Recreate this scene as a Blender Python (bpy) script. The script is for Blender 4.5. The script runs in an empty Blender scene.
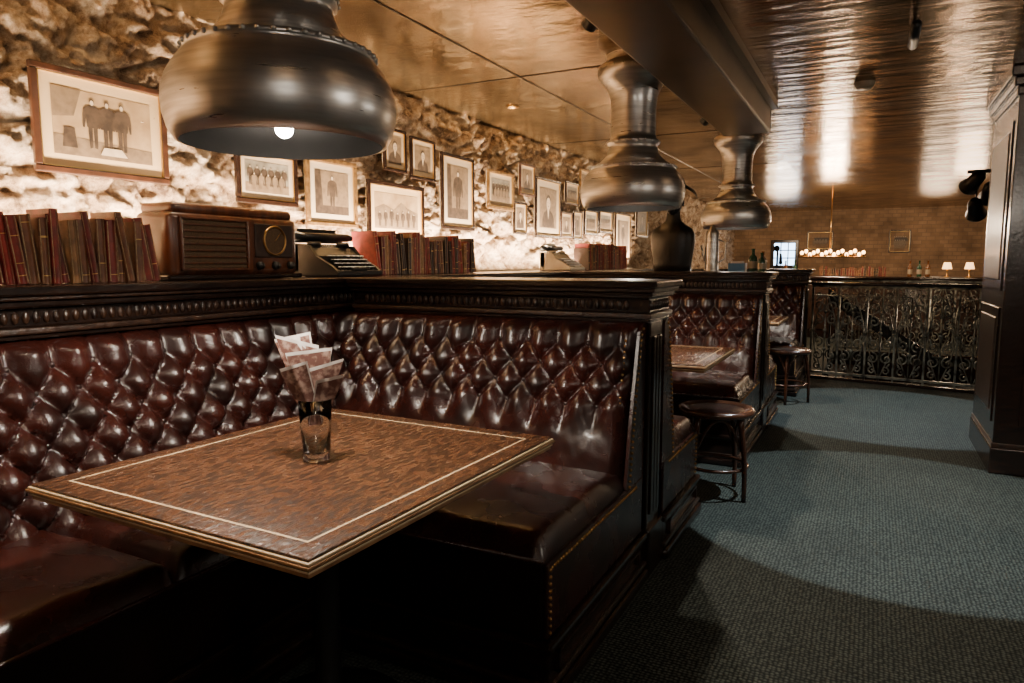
import bpy, bmesh, math, random
from mathutils import Vector, Matrix, noise
random.seed(7)
D=bpy.data
# ---------------------------------------------------------------- materials
def mat(name,c1,c2=None,rough=.5,metal=0,scale=5,stretch=(1,1,1),bump=0,bscale=60,bstretch=(1,1,1),coat=0,detail=6,contrast=(.35,.65),rough2=None,spec=.5,emit=None,estr=0,trans=0,bdist=.01):
    m=D.materials.new(name);m.use_nodes=True;nt=m.node_tree;N=nt.nodes;L=nt.links
    b=N['Principled BSDF']
    b.inputs['Roughness'].default_value=rough;b.inputs['Metallic'].default_value=metal
    b.inputs['Coat Weight'].default_value=coat;b.inputs['Coat Roughness'].default_value=.15
    b.inputs['Specular IOR Level'].default_value=spec
    b.inputs['Transmission Weight'].default_value=trans
    tc=N.new('ShaderNodeTexCoord')
    if c2 is None: c2=tuple(x*.75 for x in c1)
    mp=N.new('ShaderNodeMapping');mp.inputs['Scale'].default_value=stretch
    L.new(tc.outputs['Object'],mp.inputs[0])
    n=N.new('ShaderNodeTexNoise');n.inputs['Scale'].default_value=scale;n.inputs['Detail'].default_value=detail
    L.new(mp.outputs[0],n.inputs['Vector'])
    r=N.new('ShaderNodeValToRGB');r.color_ramp.elements[0].position=contrast[0];r.color_ramp.elements[1].position=contrast[1]
    r.color_ramp.elements[0].color=(*c1,1);r.color_ramp.elements[1].color=(*c2,1)
    L.new(n.outputs[0],r.inputs[0]);L.new(r.outputs[0],b.inputs['Base Color'])
    if rough2 is not None:
        mr=N.new('ShaderNodeMapRange');mr.inputs['To Min'].default_value=rough;mr.inputs['To Max'].default_value=rough2
        mr.inputs['From Min'].default_value=.3;mr.inputs['From Max'].default_value=.7
        L.new(n.outputs[0],mr.inputs[0]);L.new(mr.outputs[0],b.inputs['Roughness'])
    if bump:
        mp2=N.new('ShaderNodeMapping');mp2.inputs['Scale'].default_value=bstretch
        L.new(tc.outputs['Object'],mp2.inputs[0])
        n2=N.new('ShaderNodeTexNoise');n2.inputs['Scale'].default_value=bscale;n2.inputs['Detail'].default_value=5
        L.new(mp2.outputs[0],n2.inputs['Vector'])
        bp=N.new('ShaderNodeBump');bp.inputs['Strength'].default_value=bump;bp.inputs['Distance'].default_value=bdist
        L.new(n2.outputs[0],bp.inputs['Height']);L.new(bp.outputs[0],b.inputs['Normal'])
    if emit:
        b.inputs['Emission Color'].default_value=(*emit,1);b.inputs['Emission Strength'].default_value=estr
    return m
wood=mat('dark_wood',(.020,.009,.0055),(.006,.003,.0022),rough=.24,scale=9,stretch=(1,1,6),bump=.15,bscale=40,coat=.3)
woodcarv=mat('carved_wood',(.042,.019,.010),(.011,.0055,.004),rough=.3,scale=30,bump=.4,bscale=120,coat=.3)
woodred=mat('red_wood',(.13,.042,.016),(.05,.016,.008),rough=.3,scale=6,stretch=(1,6,1),coat=.4)
framew=mat('frame_wood',(.06,.022,.010),(.025,.010,.005),rough=.35,scale=16,coat=.3)
gilt=mat('gilt_frame',(.34,.20,.075),(.16,.085,.03),rough=.35,metal=.6,scale=30)
stoolwood=mat('bentwood',(.07,.025,.012),(.035,.013,.007),rough=.25,scale=6,coat=.4)
leather=mat('oxblood_leather',(.040,.0090,.0062),(.012,.0038,.003),rough=.21,scale=7,bump=.35,bscale=220,rough2=.34,bdist=.003,coat=.15)
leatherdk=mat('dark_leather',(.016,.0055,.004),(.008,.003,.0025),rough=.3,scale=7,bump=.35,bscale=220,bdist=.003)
brass=mat('brass_nail',(.55,.33,.12),(.4,.22,.08),rough=.3,metal=1)
steel=mat('brushed_steel',(.74,.73,.71),(.50,.49,.475),rough=.26,metal=.9,scale=5,stretch=(1,1,14),rough2=.42,bump=.05,bscale=9,detail=8)
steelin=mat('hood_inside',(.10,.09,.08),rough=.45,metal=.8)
blackm=mat('black_metal',(.010,.010,.010),rough=.4,metal=.0)
ironm=mat('wrought_iron',(.27,.28,.24),(.02,.02,.019),rough=.36,metal=.5,scale=14)  # pale tone mottled in to imitate glints on the dark iron
paper=mat('white_paper',(.66,.61,.57),(.52,.46,.42),rough=.8,scale=40)
paperb=mat('printed_paper',(.11,.042,.03),(.30,.19,.145),rough=.8,scale=55,contrast=(.46,.62))
cream=mat('cream_inlay',(.70,.54,.34),(.55,.41,.25),rough=.4)
page=mat('page_block',(.40,.30,.18),(.25,.17,.09),rough=.9,scale=80)
glass=mat('clear_glass',(.97,.98,.98),(.97,.98,.98),rough=.01,trans=1)
bulb=mat('bulb_glow',(1,.9,.7),rough=.5,emit=(1,.93,.84),estr=120)
warmglow=mat('warm_glow',(1,.6,.3),rough=.5,emit=(1,.50,.18),estr=14)
opal=mat('fill_globe_glow',(1,.9,.8),rough=.4,emit=(1,.86,.70),estr=7)  # glow of the added fill pendants
bust_m=mat('black_plaster',(.012,.011,.011),rough=.35,bump=.3,bscale=30)
ivory=mat('ivory_paint',(.34,.28,.2),(.22,.18,.12),rough=.4)
blue=mat('blue_card',(.03,.12,.25),rough=.4)
bottleg=mat('green_bottle',(.02,.06,.03),rough=.08)
bottleb=mat('brown_bottle',(.12,.04,.01),rough=.08)
sepia=mat('sepia_print',(.40,.28,.155),(.24,.155,.08),rough=.5,scale=8)
sepd=mat('sepia_dark',(.03,.02,.014),(.07,.046,.03),rough=.5,scale=30)
sepm=mat('sepia_mid',(.13,.09,.055),(.2,.14,.085),rough=.5,scale=30)
bwl=mat('grey_print',(.26,.235,.19),(.10,.09,.07),rough=.5,scale=10)
facem=mat('print_highlight',(.52,.42,.30),(.42,.33,.23),rough=.5,scale=30)
mount=mat('mount_board',(.60,.44,.25),(.50,.36,.20),rough=.7,scale=3)
mountw=mat('mount_board_white',(.50,.41,.29),(.41,.33,.23),rough=.7,scale=3)
lampsh=mat('lamp_shade',(.9,.7,.45),rough=.7,emit=(1,.50,.18),estr=4)
cloth=mat('speaker_cloth',(.12,.07,.035),(.06,.035,.018),rough=.9,scale=200)
def bookm(n,c): return mat(n,c,tuple(x*.5 for x in c),rough=.42,scale=25,bump=.2,bscale=150,bdist=.002)
bookms=[bookm('book_red',(.20,.020,.013)),bookm('book_crimson',(.28,.026,.020)),bookm('book_brown',(.17,.06,.024)),bookm('book_dark',(.035,.016,.010)),bookm('book_tan',(.30,.145,.055)),bookm('book_maroon',(.14,.014,.012))]
gold=mat('gilt',(.75,.5,.18),rough=.35,metal=1)
tw=mat('table_wood',(.105,.044,.021),(.022,.010,.006),rough=.19,scale=42,stretch=(2.4,.8,1),detail=12,contrast=(.38,.62),rough2=.38,bump=.9,bscale=75,bstretch=(2,.6,1),bdist=.004)
tedge=mat('table_edge',(.36,.20,.09),(.17,.08,.035),rough=.3,scale=20)
def stone_mat():
    m=D.materials.new('limestone');m.use_nodes=True;nt=m.node_tree;N=nt.nodes;L=nt.links;b=N['Principled BSDF']
    b.inputs['Roughness'].default_value=.9
    tc=N.new('ShaderNodeTexCoord')
    n=N.new('ShaderNodeTexNoise');n.inputs['Scale'].default_value=7;n.inputs['Detail'].default_value=12;n.inputs['Roughness'].default_value=.78
    L.new(tc.outputs['Object'],n.inputs['Vector'])
    r=N.new('ShaderNodeValToRGB');e=r.color_ramp.elements
    e[0].position=.38;e[0].color=(.09,.047,.025,1);e[1].position=.60;e[1].color=(.70,.58,.44,1)
    k=e.new(.48);k.color=(.40,.27,.165,1)
    L.new(n.outputs[0],r.inputs[0]);L.new(r.outputs[0],b.inputs['Base Color'])
    n2=N.new('ShaderNodeTexNoise');n2.inputs['Scale'].default_value=30;n2.inputs['Detail'].default_value=10;n2.inputs['Roughness'].default_value=.75
    L.new(tc.outputs['Object'],n2.inputs['Vector'])
    bp=N.new('ShaderNodeBump');bp.inputs['Strength'].default_value=1.0;bp.inputs['Distance'].default_value=.045
    L.new(n2.outputs[0],bp.inputs['Height']);L.new(bp.outputs[0],b.inputs['Normal'])
    return m
stone=stone_mat()
def carpet_mat():
    m=D.materials.new('carpet');m.use_nodes=True;nt=m.node_tree;N=nt.nodes;L=nt.links;b=N['Principled BSDF']
    b.inputs['Roughness'].default_value=.85;b.inputs['Specular IOR Level'].default_value=.25
    tc=N.new('ShaderNodeTexCoord')
    v=N.new('ShaderNodeTexVoronoi');v.inputs['Scale'].default_value=70;v.inputs['Randomness'].default_value=.35
    L.new(tc.outputs['Object'],v.inputs['Vector'])
    r=N.new('ShaderNodeValToRGB');e=r.color_ramp.elements
    e[0].position=.15;e[0].color=(.105,.118,.098,1);e[1].position=.55;e[1].color=(.011,.015,.012,1)
    L.new(v.outputs['Distance'],r.inputs[0])
    n=N.new('ShaderNodeTexNoise');n.inputs['Scale'].default_value=2.5;n.inputs['Detail'].default_value=6
    L.new(tc.outputs['Object'],n.inputs['Vector'])
    mx=N.new('ShaderNodeMix');mx.data_type='RGBA';mx.blend_type='MULTIPLY';mx.inputs[0].default_value=.5
    L.new(r.outputs[0],mx.inputs[6]);L.new(n.outputs[0],mx.inputs[7]);L.new(mx.outputs[2],b.inputs['Base Color'])
    bp=N.new('ShaderNodeBump');bp.inputs['Strength'].default_value=.8;bp.inputs['Distance'].default_value=.006
    L.new(v.outputs['Distance'],bp.inputs['Height']);L.new(bp.outputs[0],b.inputs['Normal'])
    return m
carpet=carpet_mat()
ceilm=mat('bronze_ceiling',(.52,.39,.22),(.22,.15,.075),rough=.12,metal=.95,scale=1.4,rough2=.28,bump=.35,bscale=2.4,bstretch=(1.2,2.0,1),bdist=.03,contrast=(.42,.58))
ceilr=mat('dark_bronze_ceiling',(.44,.27,.13),(.19,.11,.05),rough=.13,metal=.95,scale=2.5,rough2=.26,bump=.4,bscale=3.5,bstretch=(.8,3,1),bdist=.024)
beamm=mat('beam_paint',(.10,.062,.032),(.055,.033,.017),rough=.32,metal=.6,scale=3)
def brick_mat():
    m=D.materials.new('rear_brick');m.use_nodes=True;nt=m.node_tree;N=nt.nodes;L=nt.links;b=N['Principled BSDF']
    b.inputs['Roughness'].default_value=.85
    tc=N.new('ShaderNodeTexCoord');mp=N.new('ShaderNodeMapping');mp.inputs['Rotation'].default_value=(math.radians(90),0,0)
    L.new(tc.outputs['Object'],mp.inputs[0])
    br=N.new('ShaderNodeTexBrick');br.inputs['Scale'].default_value=3.2
    br.inputs['Color1'].default_value=(.30,.19,.11,1);br.inputs['Color2'].default_value=(.22,.135,.075,1);br.inputs['Mortar'].default_value=(.19,.125,.08,1)
    n=N.new('ShaderNodeTexNoise');n.inputs['Scale'].default_value=3;n.inputs['Detail'].default_value=9
    L.new(tc.outputs['Object'],n.inputs['Vector'])
    mx=N.new('ShaderNodeMix');mx.data_type='RGBA';mx.blend_type='OVERLAY';mx.inputs[0].default_value=.9
    L.new(mp.outputs[0],br.inputs['Vector']);L.new(br.outputs[0],mx.inputs[6]);L.new(n.outputs[0],mx.inputs[7]);L.new(mx.outputs[2],b.inputs['Base Color'])
    bp=N.new('ShaderNodeBump');bp.inputs['Strength'].default_value=.6;bp.invert=True
    L.new(br.outputs['Fac'],bp.inputs['Height']);L.new(bp.outputs[0],b.inputs['Normal'])
    return m
brick=brick_mat()
# ---------------------------------------------------------------- mesh builder
class MB:
    def __init__(s): s.v=[];s.f=[];s.mi=[];s.sm=[];s.mats=[];s.M=Matrix()
    def add(s,vs,fs,m,smooth=False,M=None):
        T=s.M@M if M is not None else s.M
        flip=T.determinant()<0
        o=len(s.v);s.v+= [tuple(T@Vector(p)) for p in vs]
        if m not in s.mats:s.mats.append(m)
        k=s.mats.index(m)
        for f in fs:
            f=[i+o for i in f]
            if flip:f.reverse()
            s.f.append(f);s.mi.append(k);s.sm.append(smooth)
    def box(s,x0,x1,y0,y1,z0,z1,m,r=0,seg=2,M=None,smooth=None):
        x0,x1=min(x0,x1),max(x0,x1);y0,y1=min(y0,y1),max(y0,y1);z0,z1=min(z0,z1),max(z0,z1)
        if r<=0:
            s.add([(x0,y0,z0),(x1,y0,z0),(x1,y1,z0),(x0,y1,z0),(x0,y0,z1),(x1,y0,z1),(x1,y1,z1),(x0,y1,z1)],
                  [(3,2,1,0),(4,5,6,7),(0,1,5,4),(1,2,6,5),(2,3,7,6),(3,0,4,7)],m,False,M);return
        r=min(r,(x1-x0)*.49,(y1-y0)*.49,(z1-z0)*.49)
        bm=bmesh.new();bmesh.ops.create_cube(bm,size=1)
        for v in bm.verts: v.co=Vector(((x0+x1)/2+v.co.x*(x1-x0),(y0+y1)/2+v.co.y*(y1-y0),(z0+z1)/2+v.co.z*(z1-z0)))
        bmesh.ops.bevel(bm,geom=bm.edges[:],offset=r,segments=seg,affect='EDGES',profile=.5)
        bm.verts.index_update()
        s.add([v.co.copy() for v in bm.verts],[[v.index for v in f.verts] for f in bm.faces],m,(seg>2) if smooth is None else smooth,M);bm.free()
    def lathe(s,prof,m,c=(0,0,0),n=40,smooth=True,M=None):
        vs=[];fs=[]
        for (r,z) in prof:
            for i in range(n):
                a=2*math.pi*i/n;vs.append((c[0]+r*math.cos(a),c[1]+r*math.sin(a),c[2]+z))
        for j in range(len(prof)-1):
            for i in range(n):
                k=(i+1)%n;fs.append((j*n+i,j*n+k,(j+1)*n+k,(j+1)*n+i))
        s.add(vs,fs,m,smooth,M)
    def tube(s,pts,r,m,n=8,closed=False,M=None,caps=True):
        P=[Vector(p) for p in pts];k=len(P);vs=[];fs=[]
        rr=r if isinstance(r,(list,tuple)) else [r]*k
        prev=None
        for i,p in enumerate(P):
            if closed: t=(P[(i+1)%k]-P[i-1])
            else: t=P[min(i+1,k-1)]-P[max(i-1,0)]
            if t.length<1e-9:t=Vector((0,0,1))
            t.normalize()
            if prev is None:
                a=Vector((0,0,1)) if abs(t.z)<.9 else Vector((1,0,0))
                u=t.cross(a).normalized()
            else:
                u=prev-t*prev.dot(t)
                u=u.normalized() if u.length>1e-6 else t.orthogonal().normalized()
            prev=u;w=t.cross(u)
            for j in range(n):
                a=2*math.pi*j/n;vs.append(p+u*(math.cos(a)*rr[i])+w*(math.sin(a)*rr[i]))
        for i in range(k if closed else k-1):
            i2=(i+1)%k
            for j in range(n):
                j2=(j+1)%n;fs.append((i*n+j,i*n+j2,i2*n+j2,i2*n+j))
        if caps and not closed:
            fs.append(tuple(reversed(range(n))));fs.append(tuple((k-1)*n+j for j in range(n)))
        s.add(vs,fs,m,True,M)
    def sph(s,c,r,m,nu=10,nv=6,sc=(1,1,1),M=None):
        vs=[];fs=[]
        for j in range(nv+1):
            t=math.pi*j/nv
            for i in range(nu):
                a=2*math.pi*i/nu;vs.append((c[0]+r*sc[0]*math.sin(t)*math.cos(a),c[1]+r*sc[1]*math.sin(t)*math.sin(a),c[2]+r*sc[2]*math.cos(t)))
        for j in range(nv):
            for i in range(nu):
                k=(i+1)%nu;fs.append((j*nu+k,j*nu+i,(j+1)*nu+i,(j+1)*nu+k))
        s.add(vs,fs,m,True,M)
    def cyl(s,p0,p1,r,m,n=16,M=None): s.tube([p0,p1],r,m,n,M=M)
    def grid(s,nu,nv,fn,m,smooth=True,M=None):
        vs=[fn(i/nu,j/nv) for j in range(nv+1) for i in range(nu+1)];fs=[]
        for j in range(nv):
            for i in range(nu):
                a=j*(nu+1)+i;fs.append((a,a+1,a+nu+2,a+nu+1))
        s.add(vs,fs,m,smooth,M)
    def poly(s,pts,m,M=None): s.add(pts,[tuple(range(len(pts)))],m,False,M)
    def prism(s,pts,d,m,M=None):
        n=len(pts);d=Vector(d);vs=[Vector(p) for p in pts]+[Vector(p)+d for p in pts]
        fs=[tuple(reversed(range(n))),tuple(range(n,2*n))]+[(i,(i+1)%n,n+(i+1)%n,n+i) for i in range(n)]
        s.add(vs,fs,m,False,M)
    def obj(s,name,parent=None,loc=None):
        me=D.meshes.new(name);vs=s.v
        if loc is not None: vs=[(a-loc[0],b-loc[1],c-loc[2]) for a,b,c in s.v]
        me.from_pydata(vs,[],s.f)
        for m in s.mats: me.materials.append(m)
        me.polygons.foreach_set('material_index',s.mi);me.polygons.foreach_set('use_smooth',s.sm);me.update()
        o=D.objects.new(name,me);bpy.context.collection.objects.link(o)
        if loc is not None:o.location=loc
        if parent:o.parent=parent
        return o
def empty(name):
    e=D.objects.new(name,None);bpy.context.collection.objects.link(e);return e
def T(x,y,z): return Matrix.Translation((x,y,z))
def RZ(a): return Matrix.Rotation(math.radians(a),4,'Z')
def RX(a): return Matrix.Rotation(math.radians(a),4,'X')
def RY(a): return Matrix.Rotation(math.radians(a),4,'Y')
def SC(x,y,z): return Matrix.Diagonal((x,y,z,1))
H=2.38; YE=16.5
# ---------------------------------------------------------------- room shell
b=MB();b.box(-2.95,2.6,-2.5,8.45,-.12,0,carpet);b.box(-2.95,2.6,11,YE,-.12,0,carpet);b.box(-2.95,-.45,8.45,11,-.12,0,carpet);b.obj('floor')
b=MB();b.box(-.45,2.6,8.45,11,-2.9,-2.8,carpet);b.obj('floor_lower')
b=MB();b.box(-.45,2.6,11.0,11.1,-2.8,-.12,wood);b.obj('wall_stairwell_rear')
b=MB();b.box(-.55,-.45,8.45,11,-2.8,-.12,wood);b.obj('wall_stairwell_left')
b=MB();b.box(-.45,2.6,8.35,8.45,-2.8,-.12,wood);b.obj('wall_stairwell_front')
def wf(u,v):
    y=-1.0+11.5*u if u<.9 else 9.35+(u-.9)*10*(YE-9.35)
    z=1.0+v*(H-1.0)
    q=Vector((y*3.6+.9*noise.noise(Vector((y*2,z*2,3))),z*6.6+.7*noise.noise(Vector((y*2,z*2,9))),0))
    d,p=noise.voronoi(q)
    e=min((d[1]-d[0])/.26,1);e=e*e*(3-2*e)
    cell=noise.noise(Vector(p[0])*7.3)
    h=.042*e+.040*e*cell+.040*noise.fractal(Vector((y*9,z*11,1)),.7,2.1,6)+.016*noise.noise(Vector((y*32,z*38,5)))
    return (-2.85+max(min(h,.105),-.06),y,z)
b=MB();b.grid(1100,120,wf,stone);b.box(-3.0,-2.92,-2.5,YE,0,H,stone);b.obj('wall_left')
b=MB();b.box(-2.95,2.6,YE,YE+.1,0,H,brick);b.obj('wall_rear')
b=MB();b.box(2.5,2.6,-2.5,YE,0,H,beamm);b.obj('wall_right')
b=MB();b.box(-3.0,2.6,-2.6,-2.5,0,H,beamm);b.obj('wall_near')
b=MB();b.box(-3.0,-.9,-2.5,YE,H,H+.1,ceilm)
b.box(-.9,2.6,-2.5,YE,H,H+.1,ceilr)
b.obj('ceiling')
b=MB()
for y in (1.6,3.9,6.2,8.5): b.box(-2.8,-1.0,y,y+.008,H-.004,H+.001,beamm)
for x in (-1.95,): b.box(x,x+.008,-2,10.6,H-.004,H+.001,beamm)
b.obj('trim_ceiling_seam')
b=MB();b.box(-1.0,-.68,-2.4,5.3,2.17,H,beamm,r=.012);b.box(-1.04,-.64,-2.4,5.3,H-.05,H,beamm);b.obj('ceiling_beam')
cool=mat('window_daylight',(.7,.85,1),rough=.5,emit=(.42,.68,1),estr=9,scale=2)
b=MB();wx0,wx1,wz0,wz1=-1.95,-1.5,1.2,1.7
b.box(wx0-.06,wx1+.06,YE-.05,YE+.0,wz0-.06,wz1+.06,wood,r=.01)
for i in range(3):
    for j in range(3):
        w_=(wx1-wx0)/3;h_=(wz1-wz0)/3
        b.box(wx0+i*w_+.012,wx0+(i+1)*w_-.012,YE-.056,YE-.05,wz0+j*h_+.012,wz0+(j+1)*h_-.012,cool)
b.obj('window_1')
# ---------------------------------------------------------------- bench
ZT=1.04;ZS=.50
def prof(z):
    t=(z-.42)/(ZT-.42);t=max(0,min(1,t))
    return .075+.155*(1-t)**1.25+.02*math.sin(math.pi*t)
def tufted(mb,L,zt,zb,dx,dz,plain,M,end0,end1,seed=0):
    k=round((zt-zb)/dz);zb=zt-k*dz;n0=round(L/dx);dx=L/n0
    def hgt(x,z):
        zc=max(zb,min(zt,z))
        p=x/dx+.5+(zc-zt)/(2*dz);q=x/dx+.5-(zc-zt)/(2*dz)
        h=(abs(math.sin(math.pi*p))*abs(math.sin(math.pi*q))+1e-6)**.42
        if z<zb and plain: 
            w=min(1,(zb-z)/.10);h=h*(1-w)+.82*w
        e=1.0
        for dd,on in ((x,end0),(L-x,end1)):
            if on: e*=math.sqrt(max(0,1-(1-min(dd/.055,1))**2))
        e2=math.sqrt(max(0,1-(1-min((ZT-z)/.045,1))**2))
        h*=1+.14*noise.noise(Vector((x*9,z*9,L)))
        h+=.05*noise.noise(Vector((x*38,z*20,L)))*min(1,h)
        return h,e,e2
    def fn(u,v):
        x=u*L;z=.40+v*(ZT-.40);h,e,e2=hgt(x,z)
        return (x,-(prof(z)*(.35+.65*e)*(.5+.5*e2)+.062*h*e*e2),z)
    mb.grid(int(L/.009),int((ZT-.40)/.009),fn,leather,M=M)
    for r in range(k+1):
        z=zt-r*dz
        for i in range(-1,n0+2):
            x=(i+.5*(1-r%2))*dx
            if x<.03 or x>L-.03: continue
            mb.sph((x,-(prof(z)+.006),z),.0115,leatherdk,8,5,sc=(1,.6,1),M=M)
def bench(par,M,L,depth,end=True,tdx=.128,dz=.078,plain=True,zb=.70):
    b=MB();b.M=M
    tufted(b,L,.955,zb,tdx,dz,plain,Matrix(),False,end)
    if end:
        zs=[.40+i*.032 for i in range(21)]
        pts=[(L-.004,-(prof(z)*.95*(.5+.5*math.sqrt(max(0,1-(1-min((ZT-z)/.045,1))**2)))),z) for z in zs if z<=ZT]
        pts+=[(L-.004,0,ZT),(L-.004,0,.4)]
        b.prism(pts,(.012,0,0),leather)
        n=int((ZT-.42)/.021)
        for i in range(n):
            z=.43+i*.021;b.sph((L+.010,-(prof(z)*.80*(1 if z<ZT-.03 else .7)),z),.0065,brass,6,4)
            b.sph((L-.035,-(prof(z)*.80+.052*(1 if z<ZT-.05 else .5)),z),.006,brass,6,4)
    b.obj('back',par)
    b=MB();b.M=M
    f=-depth
    n=max(1,round(L/.78))
    for i in range(n):
        a=L*i/n;c=L*(i+1)/n
        x0,x1,y0,y1=a+.003,c-.003,f,-.16
        def top(u,v,x0=x0,x1=x1,y0=y0,y1=y1):
            x=x0+(x1-x0)*u;y=y0+(y1-y0)*v
            d=min(x-x0,x1-x,y-y0)
            e=math.sqrt(max(0,1-(1-min(d/.05,1))**2))
            w=.006*noise.noise(Vector((x*7,y*7,L)))
            return (x,y,.43+.07*e+.022*math.sin(math.pi*u)*math.sin(math.pi*min(1,v*1.1))+w*e)
        b.grid(36,36,top,leather)
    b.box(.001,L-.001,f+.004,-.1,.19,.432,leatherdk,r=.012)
    b.tube([(.0,f-.002,.432),(L,f-.002,.432)],.007,leather,8)
    b.obj('seat',par)
    if end:
        b=MB();b.M=M
        b.box(L-.004,L+.012,f+.004,-.02,.20,.425,leather,r=.005)
        for i in range(int((depth-.1)/.021)): b.sph((L+.013,f+.03+i*.021,.408),.0065,brass,6,4)
        for i in range(10): b.sph((L+.013,f+.02,.215+i*.021),.0065,brass,6,4)
        b.obj('end_panel',par)
    b=MB();b.M=M
    xe=L+.03 if end else L
    b.box(0,xe-.012,f-.005,-.0,.0,.19,wood,r=.006)
    b.box(0,xe+.012,f-.03,-.0,.0,.045,wood,r=.012)
    b.box(0,xe+.002,f-.02,-.0,.055,.075,woodcarv,r=.007)
    b.box(0,xe+.004,f-.018,-.0,.165,.195,wood,r=.010)
    if end:
        b.box(xe-.012,xe,f+.05,f+.06,.085,.155,woodcarv);b.box(xe-.012,xe,-.1,-.09,.085,.155,woodcarv)
        b.box(xe-.012,xe,f+.05,-.09,.145,.155,woodcarv);b.box(xe-.012,xe,f+.05,-.09,.085,.093,woodcarv)
    b.obj('plinth',par)
    return par
def bm_cross(par,xl,xr,yc,dirn,depth,**k): return bench(par,T(xl,yc,0)@SC(1,dirn,1),xr-xl,depth,**k)
XC=-2.34
booth=[empty('booth_seating') for _ in range(3)]
bm_cross(booth[0],-2.33,-.78,2.658,1,.94)
bm_cross(booth[1],-2.33,-.76,2.862,-1,.66)
bm_cross(booth[1],-2.33,-.70,5.358,1,.92)
bm_cross(booth[2],-2.33,-.69,5.562,-1,.66)
bm_cross(booth[2],-2.33,-.62,7.998,1,.92)
bench(booth[0],T(XC,-1.0,0)@RZ(90),3.61,.76,end=False,zb=.50,plain=False)
bench(booth[1],T(XC,2.9,0)@RZ(90),2.42,.72,end=False,zb=.50,plain=False)
bench(booth[2],T(XC,5.6,0)@RZ(90),2.36,.72,end=False,zb=.50,plain=False)
# ---------------------------------------------------------------- partitions
def partition(y0,y1,xe):
    b=MB();xl=-2.24
    b.box(xl-.09,xe,y0+.002,y1-.002,0,1.03,wood);b.box(xl+.04,xe,y0+.002,y1-.002,1.03,1.15,wood)
    for (z0,z1,o,m) in ((1.172,1.20,.105,wood),(1.158,1.172,.088,woodcarv),(1.135,1.158,.070,wood),(1.075,1.135,.045,wood),(1.055,1.075,.062,woodcarv),(1.04,1.055,.048,wood)):
        b.box(xl+.06,xe+o*.7,y0-o,y1+o,z0,z1,m,r=.006 if z1-z0>.02 else .004)
    n=int((xe-xl-.15)/.03)
    for i in range(n):
        x=xl+.14+i*.03
        for yy in (y0-.047,y1+.047): b.sph((x,yy,1.105),.013,woodcarv,6,4,sc=(.9,.5,1.5))
    for i in range(int((y1-y0+.08)/.03)): b.sph((xe+.033,y0-.03+i*.03,1.105),.013,woodcarv,6,4,sc=(.5,.9,1.5))
    b.box(xe,xe+.022,y0+.01,y1-.01,0,1.04,wood,r=.006)
    w=(y1-y0-.07)/3
    for i in range(3):
        b.box(xe+.02,xe+.03,y0+.035+i*w+.006,y0+.035+(i+1)*w-.006,.25,.98,wood,r=.004)
    b.box(xe,xe+.04,y0-.0,y1+.0,0,.2,wood,r=.008)
    return b.obj('booth_partition')
partition(2.66,2.86,-.78);partition(5.36,5.56,-.70);partition(8.0,8.2,-.62)
b=MB()
b.box(-2.9,XC,-2.4,8.6,0,1.16,wood)
for (z0,z1,o,m) in ((1.172,1.20,.15,wood),(1.158,1.172,.132,woodcarv),(1.135,1.158,.115,wood),(1.075,1.135,.085,wood),(1.055,1.075,.105,woodcarv),(1.04,1.055,.09,wood)):
    b.box(-2.90,XC+o,-2.4,8.6,z0,z1,m,r=.006 if z1-z0>.02 else .004)
for i in range(330): b.sph((XC+.087,-1.2+i*.03,1.105),.013,woodcarv,6,4,sc=(.5,.9,1.5))
b.obj('panelled_ledge')
# ---------------------------------------------------------------- tables
def table(x0,x1,y0,y1,z=.75,rot=0):
    b=MB();cx,cy=(x0+x1)/2,(y0+y1)/2
    b.M=T(cx,cy,0)@RZ(rot)@T(-cx,-cy,0)
    b.box(x0+.010,x1-.010,y0+.010,y1-.010,z-.006,z,tw,r=.002)
    for (za,zb_,o,m) in ((z-.011,z-.0055,.004,cream),(z-.018,z-.011,.000,tedge),(z-.022,z-.018,.005,wood),(z-.027,z-.022,.006,cream),(z-.037,z-.027,.010,tedge)):
        b.box(x0+o,x1-o,y0+o,y1-o,za,zb_,m,r=.002)
    i=.065;w=.0055;zz=z+.0006
    for (a,c,d,e) in ((x0+i,x1-i,y0+i,y0+i+w),(x0+i,x1-i,y1-i-w,y1-i),(x0+i,x0+i+w,y0+i+w,y1-i-w),(x1-i-w,x1-i,y0+i+w,y1-i-w)):
        b.box(a,c,d,e,z-.002,zz,cream)
    b.box(cx-.2,cx+.2,cy-.2,cy+.2,z-.05,z-.036,blackm)
    b.lathe([(0,.012),(.19,.010),(.22,.0),(.22,.018),(.17,.03),(.06,.045),(.036,.08),(.036,.66),(.06,.69),(.12,.705)],blackm,c=(cx,cy,0),n=32)
    return b.obj('dining_table')
table(-1.74,-.835,.89,1.905,rot=-1.5);table(-1.55,-.72,3.55,4.43);table(-1.5,-.70,6.5,7.3)
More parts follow.
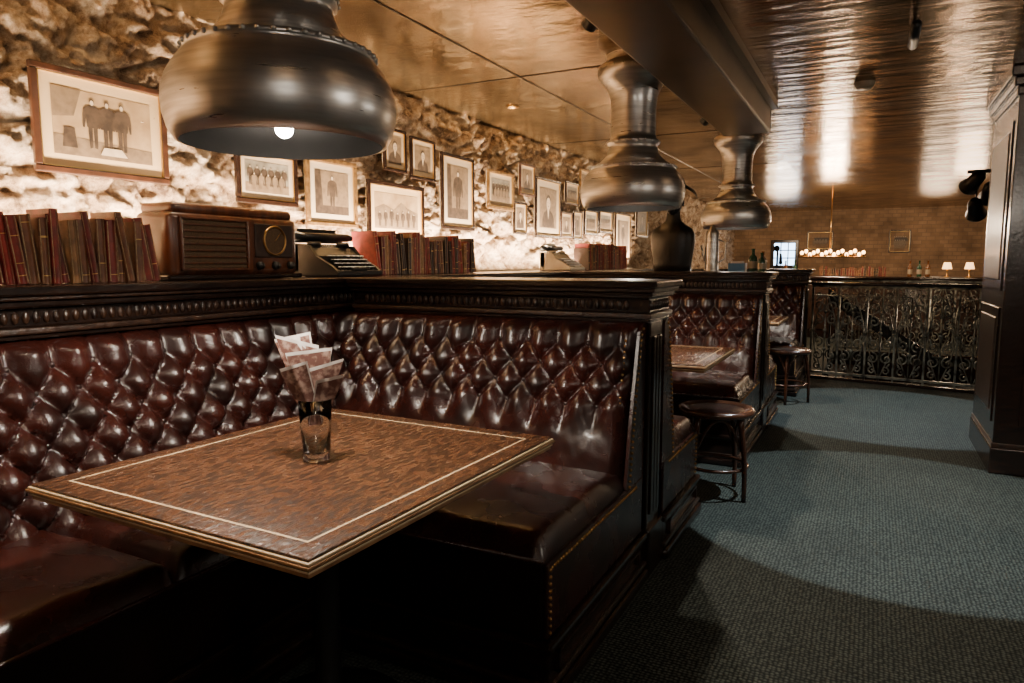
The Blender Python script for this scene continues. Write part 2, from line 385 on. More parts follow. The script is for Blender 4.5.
# ---------------------------------------------------------------- glass with napkins
par=empty('tumbler_with_napkins')
gx,gy=-1.285,1.375
b=MB()
n=40;q=1.12
outer=[(.0,.0),(.029,.0),(.031,.004),(.0325,.03),(.036,.09),(.039,.145)]
inner=[(.0370,.146),(.034,.09),(.0285,.024),(.02,.017),(0,.016)]
b.lathe([(r*q,z*q) for r,z in outer+inner],glass,c=(gx,gy,.7512),n=n)
b.obj('tumbler',par)
b=MB()
def sheet(xa,za,xb,zb,dep,rz,crease=.012):
    M=T(gx,gy,.751)@RZ(43+rz)@T(0,dep*.25,0)
    def quad(shr,off,m,top):
        def fn(u,v):
            bx=(-.018+.036*u)*(1-v)+(xa+(xb-xa)*(shr+(1-2*shr)*u))*v
            zt=za+(zb-za)*u-top
            z=.095+(zt-.095)*v
            y=off+dep*v*.9-crease*(1-abs(2*u-1))*(.3+.7*v)+.010*v*v*math.sin(3*u)
            return (bx,y,z)
        b.grid(10,10,fn,m,M=M)
    quad(0,0,paper,0);quad(.0,-.0012,paper,0);quad(.03,-.0030,paperb,.008);quad(.03,.0018,paperb,.008)
sheet(-.115,.315,-.020,.335,.045,-14)
sheet(-.100,.330,.010,.300,.030,-6)
sheet(-.070,.285,.050,.295,.016,4)
sheet(-.030,.240,.080,.265,.002,12)
sheet(-.085,.245,-.015,.265,-.010,-10)
sheet(.000,.215,.075,.225,-.016,14)
b.obj('paper_napkins',par)
# ---------------------------------------------------------------- hood lamps
def hood(x,y,z,s=1.0,e=85):
    par=empty('pendant_hood_lamp')
    b=MB();k=.0057*s
    P=[(43.5,-15),(45.5,-14.5),(48,-10),(49.6,-4),(50,1),(49.6,6),(48,11),(45.2,16),(42,20),(40.4,22),(41,22.3),(41,24.3),(39.2,24.6),(35.5,26.5),(31.5,29),(28,32),(25.2,36),(23.4,41),(22.6,45),(25,45.6),(25,48.6),(22.2,49.2),(21.4,55),(21.0,66),(21.2,80),(22.4,90),(25.5,98),(30,104),(33.5,108),(34.6,112),(34.0,117),(30,120),(27,121.5),(26.5,123)]
    pr=[(r*k,zz*k) for r,zz in P]
    top=H-z
    pr=[p for p in pr if p[1]<top-.01]+[(26.5*k,top)]
    b.lathe(pr,steel,c=(x,y,z),n=80)
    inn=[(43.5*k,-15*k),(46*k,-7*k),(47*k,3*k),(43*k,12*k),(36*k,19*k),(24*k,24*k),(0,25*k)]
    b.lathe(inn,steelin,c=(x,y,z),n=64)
    for i in range(44):
        a=2*math.pi*i/44
        b.sph((x+41.2*k*math.cos(a),y+41.2*k*math.sin(a),z+23.3*k),.0065,steel,8,5)
    for i in range(24):
        a=2*math.pi*i/24
        b.sph((x+25.3*k*math.cos(a),y+25.3*k*math.sin(a),z+47.1*k),.0055,steel,8,5)
        b.sph((x+34.4*k*math.cos(a),y+34.4*k*math.sin(a),z+114*k),.0048,steel,8,5)
    b.obj('hood',par)
    b=MB();b.lathe([(.0,.14),(.022,.138),(.026,.0),(.02,-.01)],blackm,c=(x,y,z-.012),n=24)
    b.sph((x,y,z-.042),.022,bulb,20,12);b.obj('bulb',par)
    l=D.lights.new('hood_spot','SPOT');l.energy=e;l.color=(1,.88,.74);l.spot_size=math.radians(152);l.spot_blend=.4;l.shadow_soft_size=.03
    o=D.objects.new('hood_light',l);o.location=(x,y,z-.1);bpy.context.collection.objects.link(o);o.parent=par
    return par
hood(-1.30,1.315,1.637,.955);hood(-1.2,3.8,1.65);hood(-1.05,6.2,1.64)
# ---------------------------------------------------------------- pictures
HALF=[(.015,.42),(.03,.02),(.13,.0),(.14,.06),(.16,.42),(.20,.44),(.22,.62),(.27,.42),(.34,.42),(.33,.66),(.29,.80),(.20,.845),(.07,.87)]
def ellp(b,x,y,z,ry,rz,m,n=14): b.poly([(x,y+math.cos(2*math.pi*i/n)*ry,z+math.sin(2*math.pi*i/n)*rz) for i in range(n)],m)
def fig(b,y,z,h,m,x):
    w=h*.62
    b.poly([(x,y+p*w,z+q*h) for p,q in HALF]+[(x,y-p*w,z+q*h) for p,q in reversed(HALF)],m)
    ellp(b,x+.0002,y,z+h*.945,h*.052,h*.06,sepd);ellp(b,x+.0004,y,z+h*.925,h*.04,h*.052,facem)
def bustp(b,y,z,h,w,x,m):
    b.poly([(x,y-w*.46,z),(x,y+w*.46,z),(x,y+w*.44,z+h*.24),(x,y+w*.34,z+h*.36),(x,y+w*.12,z+h*.45),(x,y-w*.12,z+h*.45),(x,y-w*.34,z+h*.36),(x,y-w*.44,z+h*.24)],m)
    b.poly([(x+.0002,y-w*.07,z+h*.46),(x+.0002,y+w*.07,z+h*.46),(x+.0002,y,z+h*.2)],facem)
    ellp(b,x+.0003,y,z+h*.66,w*.185,h*.185,sepd);ellp(b,x+.0005,y+w*.01,z+h*.61,w*.15,h*.16,facem)
    for s_ in(-1,1): ellp(b,x+.0007,y+s_*w*.06+w*.01,z+h*.635,w*.025,h*.012,sepd,8)
    ellp(b,x+.0007,y+w*.01,z+h*.54,w*.05,h*.012,sepd,8)
def picture(y0,y1,z0,z1,kind,fm=None,rear=None,fw=.022,mw=.12):
    b=MB();x=-2.735
    if rear is not None: b.M=rear
    else: b.M=Matrix()
    fm=fm or wood
    d=.022
    for (a,c,e,f) in ((y0,y1,z0,z0+fw),(y0,y1,z1-fw,z1),(y0,y0+fw,z0+fw,z1-fw),(y1-fw,y1,z0+fw,z1-fw)):
        b.box(x-d,x,a,c,e,f,fm,r=.005)
    g=.004
    for (a,c,e,f) in ((y0+fw,y1-fw,z0+fw,z0+fw+g),(y0+fw,y1-fw,z1-fw-g,z1-fw),(y0+fw,y0+fw+g,z0+fw,z1-fw),(y1-fw-g,y1-fw,z0+fw,z1-fw)):
        b.box(x-.012,x-.004,a,c,e,f,gold)
    mo=mount if kind in('group','land') else mountw
    b.box(x-.03,x-.012,y0+.01,y1-.01,z0+.01,z1-.01,mo)
    W,Hh=y1-y0,z1-z0;m_=fw+mw*min(W,Hh)
    a,c,e,f=y0+m_,y1-m_,z0+m_,z1-m_
    b.box(x-.013,x-.0112,a,c,e,f,sepia if kind in('group','land') else bwl)
    xx=x-.0105;w,h=c-a,f-e
    if kind=='group':
        b.poly([(xx,a,e),(xx,c,e),(xx,c,e+h*.22),(xx,a,e+h*.30)],sepm)
        b.poly([(xx+.0002,a,e+h*.55),(xx+.0002,a+w*.2,e+h*.6),(xx+.0002,a+w*.28,f),(xx+.0002,a,f)],sepm)
        for i,t in enumerate((.38,.53,.68)): fig(b,a+w*t,e+h*.14,h*.76,sepd,xx+.0006*(i+1))
        b.poly([(xx+.0005,a+w*.08,e+h*.12),(xx+.0005,a+w*.22,e+h*.12),(xx+.0005,a+w*.2,e+h*.42),(xx+.0005,a+w*.1,e+h*.42)],sepd)
        b.poly([(xx+.0026,a+w*.44,e+h*.06),(xx+.0026,a+w*.72,e+h*.06),(xx+.0026,a+w*.66,e+h*.18),(xx+.0026,a+w*.48,e+h*.18)],facem)
    elif kind=='row':
        b.poly([(xx,a,e),(xx,c,e),(xx,c,e+h*.3),(xx,a,e+h*.3)],sepm)
        for i in range(6): fig(b,a+w*(i+.7)/6.4,e+h*.22,h*.62,sepd,xx+.0004+.0003*i)
        for i in range(5): fig(b,a+w*(i+1.2)/6.4,e+h*.04,h*.58,sepm,xx+.0030+.0003*i)
    elif kind=='port':
        b.poly([(xx,a,e),(xx,c,e),(xx,c,f),(xx,a,f)],sepm)
        bustp(b,(a+c)/2,e+h*.02,h*.98,min(w,h*.8),xx+.0004,sepd)
    elif kind=='full':
        b.poly([(xx,a,e),(xx,c,e),(xx,c,e+h*.2),(xx,a,e+h*.2)],sepd)
        b.poly([(xx,a,e+h*.2),(xx,c,e+h*.2),(xx,c,f),(xx,a,f)],sepm)
        fig(b,(a+c)/2,e+h*.06,h*.85,sepd,xx+.0004)
        b.poly([(xx+.0003,a,e+h*.2),(xx+.0003,a+w*.22,e+h*.2),(xx+.0003,a+w*.16,f),(xx+.0003,a,f)],sepd)
    elif kind=='land':
        b.poly([(xx,a,e),(xx,c,e),(xx,c,e+h*.5),(xx,a+w*.75,e+h*.62),(xx,a+w*.6,e+h*.78),(xx,a+w*.42,e+h*.55),(xx,a+w*.2,e+h*.68),(xx,a,e+h*.55)],sepm)
        for i in range(7): fig(b,a+w*(i+.8)/7.6,e+h*.06,h*(.42+.04*(i%3)),sepd,xx+.0005+.0003*i)
    b.M=Matrix()
    return b.obj('framed_picture')
fr=framew
F=[(1.535,2.085,1.605,2.0,'group',fr),(2.45,2.855,1.56,1.83,'row',None),(2.92,3.34,1.47,1.85,'full',gilt),(3.44,4.04,1.415,1.775,'land',None),(3.61,3.845,1.845,2.115,'port',None),
(3.895,4.185,1.825,2.10,'port',None),(4.265,4.72,1.51,2.05,'full',None),(4.94,5.39,1.70,2.01,'row',gilt),(5.40,5.65,1.515,1.79,'port',None),(5.51,5.81,1.855,2.13,'port',fr),
(5.83,6.40,1.50,2.05,'port',None),(6.42,6.70,1.515,1.77,'port',fr),(6.53,6.875,1.85,2.075,'row',None),(6.92,7.215,2.0,2.24,'port',gilt),(6.74,6.98,1.5,1.8,'full',None),(7.05,7.45,1.565,1.84,'row',None),(7.5,7.95,1.6,1.86,'row',None),(8.06,8.65,1.3,1.87,'full',None),(7.35,7.8,1.92,2.18,'row',fr),(8.9,9.4,1.6,2.0,'port',None)]
for (a,c,e,f,k,m) in F: picture(a,c,e,f,k,m,fw=.02 if c-a<.4 else .026)
def rearpic(x0,x1,z0,z1):
    M=T(x0,YE-.01,0)@RZ(-90)@T(2.735-.0,0,0)
    picture(0,x1-x0,z0,z1,'row',None,rear=M)
rearpic(-1.28,-.77,1.54,1.93);rearpic(.28,.67,1.47,1.93)
# ---------------------------------------------------------------- books
def books(y0,y1,hx=.20,x=-2.36,hmin=.19,hmax=.245,lean=True,pal=None,z=1.2):
    b=MB();y=y0
    while y<y1:
        t=random.uniform(.022,.042);h=random.uniform(hmin,hmax);dp=random.uniform(.13,.165)
        m=random.choice(pal or bookms);la=random.choice([0,0,2,5,7,9]) if lean else 0
        M=T(x,y,z+.002)@RX(la)
        fx=random.uniform(-.012,.004)
        b.box(-dp+fx,-.006+fx,.003,t-.003,.004,h-.004,page,M=M)
        b.box(-dp-.003+fx,fx-.008,0,.003,0,h,m,M=M);b.box(-dp-.003+fx,fx-.008,t-.003,t,0,h,m,M=M)
        n=6;pts=[(fx-.012+.012*math.sin(math.pi*i/n),t*i/n,0) for i in range(n+1)]
        pts2=[(p[0],p[1],0) for p in pts]+[(fx-.014,t,0),(fx-.014,0,0)]
        b.prism(pts2,(0,0,h),m,M=M)
        for q in (.12,.3,.7,.88):
            if random.random()<.5:
                pr=[(p[0]+.0009,p[1],h*q) for p in pts]+[(fx-.010,t,h*q),(fx-.010,0,h*q)]
                b.prism(pr,(0,0,.0025 if random.random()<.8 else .006),gold if random.random()<.7 else m,M=M)
        y+=t+.0015+(h*math.sin(math.radians(la))*.12 if la else 0)
    return b.obj('row_of_books')
reds=[bookms[0],bookms[1],bookms[2],bookms[5],bookms[0],bookms[2],bookms[4],bookms[5]]
books(.45,1.71,pal=reds,hmin=.20,hmax=.245,x=-2.33)
books(3.10,4.14,hmin=.19,hmax=.25,x=-2.40)
books(6.45,7.6,hmin=.2,hmax=.26,x=-2.44)
# ---------------------------------------------------------------- radio
b=MB();b.M=T(-2.37,1.79,1.202)@RZ(90)
W=.67
b.box(0,W,0,.21,.012,.265,woodred,r=.03,seg=4)
b.box(.02,W-.02,.01,.20,.255,.30,woodred,r=.02,seg=4)
b.box(-.012,W+.012,-.008,.215,0,.02,wood,r=.006)
b.box(.05,.36,-.006,.002,.045,.235,cloth,r=.003)
for i in range(7): b.box(.05,.36,-.012,-.004,.062+i*.025,.069+i*.025,woodred,r=.002)
for (a,c,e,f) in ((.04,.37,.035,.045),(.04,.37,.235,.245),(.04,.05,.035,.245),(.36,.37,.035,.245)): b.box(a,c,-.014,0,e,f,woodred,r=.003)
b.box(.41,.63,-.006,.002,.09,.235,bookms[3],r=.004)
b.tube([(.52+.062*math.cos(2*math.pi*i/28),-.008,.163+.062*math.sin(2*math.pi*i/28)) for i in range(28)],.005,brass,6,closed=True)
b.lathe([(0,.002),(.058,.0)],cloth,n=28,M=T(.52,-.006,.163)@RX(90))
b.tube([(.52,-.010,.163),(.555,-.010,.20)],.002,brass,6)
for kx in (.43,.52,.61):
    b.lathe([(0,.024),(.014,.022),(.017,.014),(.018,0)],blackm,n=20,M=T(kx,-.002,.055)@RX(90))
b.obj('vintage_radio')
# ---------------------------------------------------------------- typewriter
def typewriter(x,y,z,m,rz=90):
    b=MB();b.M=T(x,y,z)@RZ(rz)
    W=.17
    b.box(-W,W,-.16,.14,0,.03,m,r=.01)
    side=[(-W,-.16,.02),(-W,-.12,.05),(-W,-.02,.10),(-W,.02,.15),(-W,.13,.16),(-W,.14,.02)]
    b.prism(side,(.02,0,0),m);b.prism([(p[0]+2*W-.02,p[1],p[2]) for p in side],(.02,0,0),m)
    b.box(-W,W,.08,.14,.02,.16,m,r=.008)
    b.prism([(-W+.02,-.02,.10),(-W+.02,.03,.14),(-W+.02,.03,.12),(-W+.02,-.02,.08)],(2*W-.04,0,0),m)
    for r in range(4):
        for i in range(10):
            kx=-.125+i*.027+r*.006;ky=-.135+r*.028;kz=.045+r*.018
            b.cyl((kx,ky,kz-.02),(kx,ky,kz),.0025,blackm,5)
            b.lathe([(0,.004),(.009,.004),(.0105,.0),(.009,-.003),(0,-.003)],paper if m is ivory else blackm,c=(kx,ky,kz),n=10)
            b.lathe([(.0098,.0045),(.0108,.003),(.0105,-.000)],steel,c=(kx,ky,kz),n=10)
    b.box(-.06,.06,-.155,-.142,.03,.042,m,r=.004)
    for i in range(15):
        a=math.radians(20+i*10);b.tube([(.02*math.cos(a),.02,.11),(.08*math.cos(a),.045,.11+.055*math.sin(a))],.0015,steel,5)
    b.tube([(-.20,.095,.195),(.20,.095,.195)],.021,blackm,16)
    for sx in (-1,1):
        b.tube([(sx*.20,.095,.195),(sx*.225,.095,.195)],.016,blackm,14)
        b.lathe([(.0,.014),(.03,.014),(.035,0),(.03,-.006),(0,-.006)],m,c=(sx*.105,.045,.155),n=18)
    b.box(-.19,.19,.115,.15,.165,.18,m,r=.004)
    b.box(-.14,.14,.118,.123,.18,.235,m,r=.002)
    b.tube([(-.19,.11,.20),(-.21,.06,.215),(-.215,.0,.20)],.004,steel,6)
    return b.obj('typewriter')
typewriter(-2.40,2.75,1.202,blackm);typewriter(-2.45,5.75,1.202,ivory)
# ---------------------------------------------------------------- bust with hat
b=MB();bx,by,bz=-1.42,5.46,1.202
b.M=T(bx,by,bz)@SC(1.0,1.0,1.12)@T(-bx,-by,-bz)@T(.03,0,0)
def ell(prof,c,sx=1,sy=1,m=bust_m): b.lathe(prof,m,n=32,M=T(*c)@SC(sx,sy,1))
ell([(0,0),(.145,0),(.15,.05),(.16,.12),(.172,.20),(.17,.25),(.15,.29),(.10,.32),(.062,.345),(.052,.37),(.05,.42)],(bx,by,bz),1.0,.58)
b.sph((bx,by-.01,bz+.475),.075,bust_m,20,14,sc=(.92,1.1,1.25))
b.sph((bx,by-.095,bz+.465),.018,bust_m,8,6,sc=(.8,1,1.4));b.sph((bx,by-.085,bz+.415),.03,bust_m,8,6,sc=(1,.8,.7))
for sx in(-1,1): b.sph((bx+sx*.072,by,bz+.47),.02,bust_m,8,6,sc=(.5,1,1.4))
def hat(u,v):
    a=2*math.pi*u;r=.17*v
    return (bx+r*1.05*math.cos(a),by+r*.75*math.sin(a),bz+.52+.10*(1-v)**.5+(v**2)*(.07*abs(math.sin(a))-.03*abs(math.cos(a))))
b.grid(40,12,hat,bust_m)
ell([(.085,0),(.088,.06),(.07,.10),(.03,.12),(0,.125)],(bx,by,bz+.53))
b.obj('bust_with_hat')
b=MB();b.lathe([(0,0),(.055,0),(.055,.012),(.05,.02),(.052,.16),(.05,.28),(.045,.30),(.02,.325),(.012,.35),(0,.352)],steel,c=(-1.09,5.46,1.202),n=28)
b.tube([(-1.04,5.46,1.44),(-.99,5.46,1.42),(-.99,5.46,1.30),(-1.04,5.46,1.27)],.007,steel,8);b.tube([(-1.13,5.46,1.26),(-1.16,5.46,1.34),(-1.17,5.46,1.40)],[.012,.009,.007],steel,8)
b.obj('coffee_pot')
b=MB();b.box(-.96,-.84,5.42,5.54,1.202,1.265,blue,r=.004);b.box(-.94,-.86,5.44,5.52,1.265,1.28,paper);b.obj('blue_tin_box')
def bottle(x,y,z,m,h=.24,r=.032):
    b=MB();b.lathe([(0,0),(r,0),(r,.01),(r,h*.55),(r*.8,h*.66),(r*.38,h*.74),(r*.36,h*.95),(r*.45,h*.96),(r*.45,h),(0,h)],m,c=(x,y,z+.002),n=20)
    b.lathe([(r+.0006,h*.15),(r+.0006,h*.45)],ivory,c=(x,y,z+.002),n=20);b.obj('bottle')
bottle(-.79,5.47,1.2,bottleg,.17);bottle(-.725,5.50,1.2,bottleb,.15,.028);bottle(-.72,5.40,1.2,bottleg,.14,.026)
b=MB();b.lathe([(0,0),(.06,0),(.06,.012),(.03,.03),(.012,.04),(.011,.2),(.02,.21),(0,.215)],blackm,c=(-.92,8.1,1.202),n=24)
b.lathe([(.0,0),(.012,.0),(.03,.05),(.034,.055)],blackm,M=T(-.92,8.08,1.41)@RX(80),n=20);b.tube([(-.885,8.1,1.25),(-.885,8.1,1.36)],[.022,.012],blackm,12);b.tube([(-.92,8.1,1.36),(-.885,8.1,1.36)],.005,blackm,6);b.obj('candlestick_telephone')
# ---------------------------------------------------------------- stool
def stool(cx,cy,h=.49,rot=20):
    b=MB();b.M=T(cx,cy,0)@RZ(rot)
    b.lathe([(0,h-.012),(.15,h-.012),(.165,h-.004),(.185,h),(.20,h-.006),(.205,h-.02),(.198,h-.036),(.18,h-.04),(0,h-.036)],stoolwood,n=48)
    b.lathe([(.0,h-.008),(.14,h-.009),(.15,h-.0125)],leatherdk,n=48)
    for i in range(4):
        a=math.pi/4+i*math.pi/2;pts=[];rr=[]
        for k in range(9):
            t=k/8;r=.150+.04*t+.015*math.sin(math.pi*t);pts.append((r*math.cos(a),r*math.sin(a),(h-.035)*(1-t)));rr.append(.0155-.003*t)
        b.tube(pts,rr,stoolwood,12)
        a2=a+math.pi/2;arc=[]
        for k in range(17):
            t=k/16;aa=a+(a2-a)*t;zz=h-.05-.17*abs(2*t-1)**2.2;r=.160-.02*math.sin(math.pi*t)
            arc.append((r*math.cos(aa),r*math.sin(aa),zz))
        b.tube(arc,.008,stoolwood,8)
    b.tube([(.172*math.cos(2*math.pi*i/40),.172*math.sin(2*math.pi*i/40),.17) for i in range(40)],.0095,stoolwood,8,closed=True)
    return b.obj('bentwood_stool')
stool(-.72,3.86);stool(-.65,6.8,rot=50)
# ---------------------------------------------------------------- railing
def railing(p0,p1,zt=1.06,name='iron_railing'):
    d=Vector((p1[0]-p0[0],p1[1]-p0[1],0));L=d.length;ang=math.degrees(math.atan2(d.y,d.x))
    b=MB();b.M=T(p0[0],p0[1],0)@RZ(ang)
    b.box(-.02,L+.02,-.035,.035,zt-.035,zt,wood,r=.012,seg=3)
    b.box(0,L,-.012,.012,zt-.055,zt-.035,ironm);b.box(0,L,-.014,.014,.06,.085,ironm);b.box(0,L,-.01,.01,zt-.15,zt-.138,ironm);b.box(0,L,-.03,.03,0,.03,wood)
    n=max(2,round(L/.27));w=L/n
    def spiral(cx,cz,r,turn,a0,sg,rad=.0085):
        pts=[]
        for k in range(26):
            t=k/25;rr=r*(1-.86*t);a=a0+sg*turn*2*math.pi*t
            pts.append((cx+rr*math.cos(a),random.uniform(-.002,.002),cz+rr*math.sin(a)))
        b.tube(pts,rad,ironm,6)
    for i in range(n+1):
        x=i*w;b.box(x-.009,x+.009,-.009,.009,.0,zt-.04,ironm);
        b.sph((x,0,zt*.5),.022,ironm,8,6)
    for i in range(n):
        x=i*w+w/2
        for sg in(-1,1):
            X=x+sg*w*.25
            spiral(X,.27,.062,1.3,math.pi/2,sg);spiral(X,.80,.062,1.3,-math.pi/2,-sg)
            spiral(X,.42,.055,1.2,-math.pi/2,-sg);spiral(X,.65,.055,1.2,math.pi/2,sg)
            spiral(X-sg*w*.02,.14,.042,1.1,math.pi/2,-sg);spiral(X,.925-.0,.035,1.1,0,sg)
            pts=[(x+sg*(w*.06+w*.36*math.sin(math.pi*t)),0,.09+t*(zt-.24)) for t in [k/20 for k in range(21)]]
            b.tube(pts,.007,ironm,6)
            for zz,an in((.2,30),(.48,20),(.6,-20),(.88,-30)):
                b.sph((0,0,0),.03,ironm,8,5,sc=(.35,.2,1),M=T(X+sg*.02,0,zz)@RY(an*sg))
        b.tube([(x,0,.08),(x,0,zt-.14)],.007,ironm,6)
        for zz in(.33,.535,.74): b.sph((x,0,zz),.022,ironm,10,6,sc=(1,.6,1))
    return b.obj(name)
railing((-.56,8.36),(1.05,8.02));railing((1.09,8.02),(2.4,8.05))
b=MB()
b.prism([(-.43,8.75,.98),(1.9,8.75,-.55),(1.9,8.75,-.70),(-.43,8.75,.83)],(0,.06,0),wood)
b.prism([(-.43,8.8,-.0),(1.9,8.8,-1.55),(1.9,8.8,-1.85),(-.43,8.8,-.3)],(0,.06,0),wood)
for i in range(14):
    t=i/13;x=-.4+2.25*t;b.tube([(x,8.78,.86-1.48*t),(x,8.83,-.1-1.48*t)],.012,blackm,8)
b.obj('stair_handrail')
b=MB()
for i in range(9): b.box(-.43+i*.26,-.15+i*.26,9.0,10.7,-.2-i*.18,-.14-i*.18,wood)
b.prism([(-.43,10.7,-.1),(1.95,10.7,-1.7),(1.95,10.7,-2.0),(-.43,10.7,-.4)],(0,.05,0),wood);b.prism([(-.43,8.95,-.1),(1.95,8.95,-1.7),(1.95,8.95,-2.0),(-.43,8.95,-.4)],(0,.05,0),wood)
b.obj('staircase')
railing((-.4,10.93),(2.4,10.93),name='iron_railing')
# ---------------------------------------------------------------- right column / door case
b=MB();x0,y0=.70,5.0
b.box(x0,1.75,y0,5.95,0,H,wood,r=.004)
b.box(x0-.012,1.78,y0-.012,5.96,0,.16,wood,r=.008);b.box(x0-.006,1.76,y0-.006,5.955,.16,.19,woodcarv,r=.005)
for (z0,z1,o) in ((2.22,2.27,.012),(2.27,2.32,.03),(2.32,H,.05)): b.box(x0-o,1.75+o,y0-o,5.95+o,z0,z1,wood,r=.008)
for (za,zb) in ((.30,1.0),(1.10,2.10)):
    for (a,c) in ((y0+.1,y0+.85),):
        b.box(x0-.008,x0+.01,a,c,za,zb,wood,r=.005);b.box(x0-.014,x0+.01,a+.06,c-.06,za+.06,zb-.06,woodcarv,r=.010)
    for (a,c) in ((x0+.12,x0+.5),(x0+.58,x0+.96)):
        b.box(a,c,y0-.012,y0+.01,za,zb,wood,r=.006);b.box(a+.05,c-.05,y0-.022,y0+.01,za+.06,zb-.06,woodcarv,r=.012)
b.obj('panelled_door_case')
b=MB()
b.tube([(.72,7.6,2.08),(1.5,7.6,2.08)],.018,blackm,10);b.tube([(1.0,7.6,2.08),(1.0,7.6,H)],.015,blackm,10)
for (x,z,a) in ((.78,2.0,150),(.90,1.90,130),(.80,1.76,120),(1.05,1.95,140)):
    M=T(x,7.6,z)@RX(60)@RY(a-130)@SC(1.15,1.15,1.15)
    b.lathe([(0,.10),(.03,.10),(.05,.06),(.055,-.02),(.075,-.09),(.07,-.09),(.045,-.02),(0,0)],blackm,n=20,M=M)
    b.tube([(x,7.6,2.08),(x,7.6,z)],.008,blackm,6)
b.obj('stage_spotlight')
b=MB();b.tube([(.12,3.7,H-.06),(.12,4.05,H-.06)],.022,blackm,12);b.tube([(.12,3.9,H-.06),(.12,3.9,H)],.01,blackm,8);b.obj('ceiling_track_spot')
b=MB();b.lathe([(0,-.04),(.04,-.04),(.055,-.02),(.06,0)],ivory,c=(-.1,5.0,H),n=24);b.obj('smoke_detector')
# ---------------------------------------------------------------- rear area
par=empty('wall_chandelier')
b=MB();b.tube([(-1.05,12,1.36),(-.1,12,1.36)],.012,brass,8);b.tube([(-.6,12,1.36),(-.6,12,H)],.008,brass,8)
for i in range(16):
    x=-1.0+i*.058;z=1.40+.03*math.sin(i*2.1);b.lathe([(.0,0),(.010,.004),(.010,.03)],brass,c=(x,12,1.37),n=8);b.sph((x,12+.05*math.sin(i*1.3),z+.02),.026,warmglow,10,7,sc=(1,1,1.2))
b.obj('globes',par)
def tlamp(x,y,z,s=.7):
    b=MB();b.lathe([(r*s,q*s) for r,q in [(0,0),(.06,0),(.06,.012),(.014,.03),(.011,.12),(.03,.15),(.011,.18),(.011,.22)]],brass,c=(x,y,z),n=20)
    b.lathe([(.10*s,.18*s),(.065*s,.33*s)],lampsh,c=(x,y,z),n=24);b.lathe([(.0,.2*s),(.02*s,.22*s),(.02*s,.28*s),(0,.3*s)],lampsh,c=(x,y,z),n=12);b.obj('table_lamp')
b=MB();b.box(-2.3,2.3,12.9,13.4,0,1.0,wood,r=.01);b.box(-2.35,2.35,12.85,13.45,1.0,1.04,wood,r=.01)
for i in range(8): b.box(-2.2+i*.56,-1.75+i*.56,12.885,12.9,.15,.9,woodcarv,r=.008)
b.obj('bar_counter')
tlamp(1.06,13.1,1.041,.7);tlamp(1.36,13.1,1.041,.7)
def trow(x0,x1):
    o=books(0,x1-x0,x=0,z=0,pal=[bookms[3],bookms[2],bookms[5]],hmin=.10,hmax=.17,lean=False);o.matrix_world=T(x0,13.05,1.042)@RZ(-90)
trow(-.8,.2)
for i,x in enumerate((-1.5,-1.35,-1.2,.55,.68,.8)): bottle(x,13.15,1.04,bottleb if i%2 else bottleg,.26,.035)
# ---------------------------------------------------------------- lights
def area(name,loc,rot,sx,sy,e,c,spread=None):
    l=D.lights.new(name,'AREA');l.shape='RECTANGLE';l.size=sx;l.size_y=sy;l.energy=e;l.color=c
    if spread:l.spread=math.radians(spread)
    o=D.objects.new(name,l);o.location=loc;o.rotation_euler=[math.radians(a) for a in rot];bpy.context.collection.objects.link(o);return o
def spot(name,loc,tgt,e,c,ang,blend=.3,r=.03):
    l=D.lights.new(name,'SPOT');l.energy=e;l.color=c;l.spot_size=math.radians(ang);l.spot_blend=blend;l.shadow_soft_size=r
    o=D.objects.new(name,l);o.location=loc;o.rotation_euler=(Vector(tgt)-Vector(loc)).to_track_quat('-Z','Y').to_euler();bpy.context.collection.objects.link(o);return o
def point(name,loc,e,c,r=.05):
    l=D.lights.new(name,'POINT');l.energy=e;l.color=c;l.shadow_soft_size=r
    o=D.objects.new(name,l);o.location=loc;bpy.context.collection.objects.link(o);return o
warm=(1,.74,.49)
b=MB();b.box(-2.725,-2.695,-1,8.6,1.201,1.212,ivory);b.obj('led_strip_channel')
for i in range(3):
    area('led_strip',(-2.60,.6+i*3.2,1.225),(0,180-28,0),.03,3.2,190,warm,140)
for i,(x,y) in enumerate(((-2.35,.6),(-2.35,2.2),(-2.35,4.6),(-2.3,7.0))):  # ceiling fixtures added for general fill
    b=MB();b.lathe([(.045,0),(.05,-.008),(.035,-.008),(.03,-.001),(0,-.001)],brass,c=(x,y,H),n=24);b.obj('added_downlight')
    spot('fill_downlight',(x,y,H-.03),(x+.1,y,0),28,warm,95,.6)
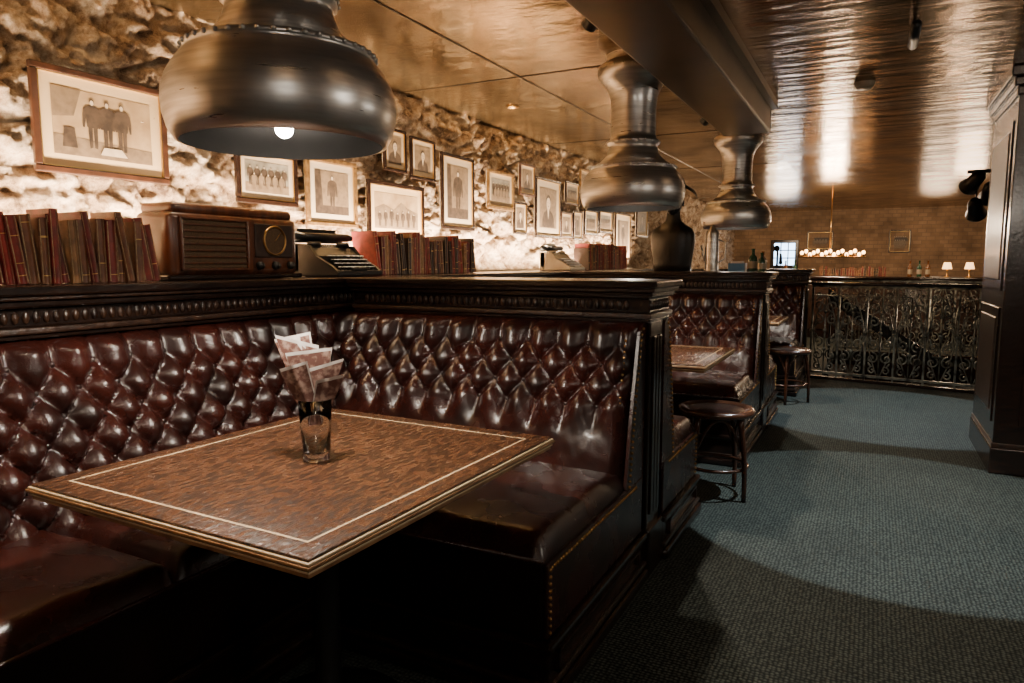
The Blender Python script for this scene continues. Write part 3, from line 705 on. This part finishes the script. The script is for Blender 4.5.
for (y,ty,e) in ((-.2,1.0,42),(2.35,2.5,20),(2.9,3.9,34),(5.2,6.4,38)):  # spots added to brighten the books, hood sides and leather
    b=MB();d=(Vector((-2.5,ty,1.35))-Vector((-1.10,y,2.29))).normalized();p=Vector((-1.10,y,2.29))
    b.tube([p-d*.05,p+d*.04],[.028,.034],blackm,16);b.tube([(-1.10,y,2.29),(-1.10,y,H)],.008,blackm,8);b.obj('added_track_spot')
    spot('track_fill_light',p+d*.05,(-2.5,ty,1.35),e,(1,.82,.62),80,.6,.04)
# pendants added out of view as fill light for the hoods
for (x,y,z,e) in ((.75,-.6,1.95,24),(1.15,1.75,1.95,17),(1.9,4.2,1.9,14)):
    par=empty('added_globe_pendant');b=MB();b.sph((x,y,z),.13,opal,28,18);b.lathe([(.05,.12),(.05,.15),(.015,.17),(.012,H-z)],brass,c=(x,y,z),n=20);b.obj('fill_globe',par)
    l=point('globe_fill_light',(x,y,z-.18),e,(1,.88,.74),.13);l.parent=par
spot('aisle_spot',(.12,3.9,H-.10),(.16,4.0,0),300,(.78,.92,1),54,.06,.012)
spot('aisle_spot',(.3,6.9,H-.08),(.2,6.7,0),340,(.72,.88,1),56,.12,.015)
spot('aisle_spot',(1.7,2.6,H-.08),(.70,5.2,.8),50,(1,.85,.65),60,.4,.03)
point('rear_glow',(-.6,12,1.8),120,warm,.16);point('rear_glow',(1.2,12.3,1.9),34,warm,.2);point('rear_glow',(-1.6,14.5,1.8),34,warm,.3);point('rear_glow',(1,15,1.8),24,warm,.3);point('stair_glow',(.8,10.0,.6),16,warm,.1)
w=D.worlds.new('w');bpy.context.scene.world=w;w.use_nodes=True;w.node_tree.nodes['Background'].inputs[0].default_value=(.5,.35,.25,1);w.node_tree.nodes['Background'].inputs[1].default_value=.015
# ---------------------------------------------------------------- camera
c=D.cameras.new('camera');c.sensor_width=36;c.lens=700/1024*36;c.clip_start=.02
o=D.objects.new('camera',c);bpy.context.collection.objects.link(o);o.location=(0,0,1.27)
o.rotation_euler=(math.radians(90)-math.atan(79/700),0,math.radians(27.1));bpy.context.scene.camera=o
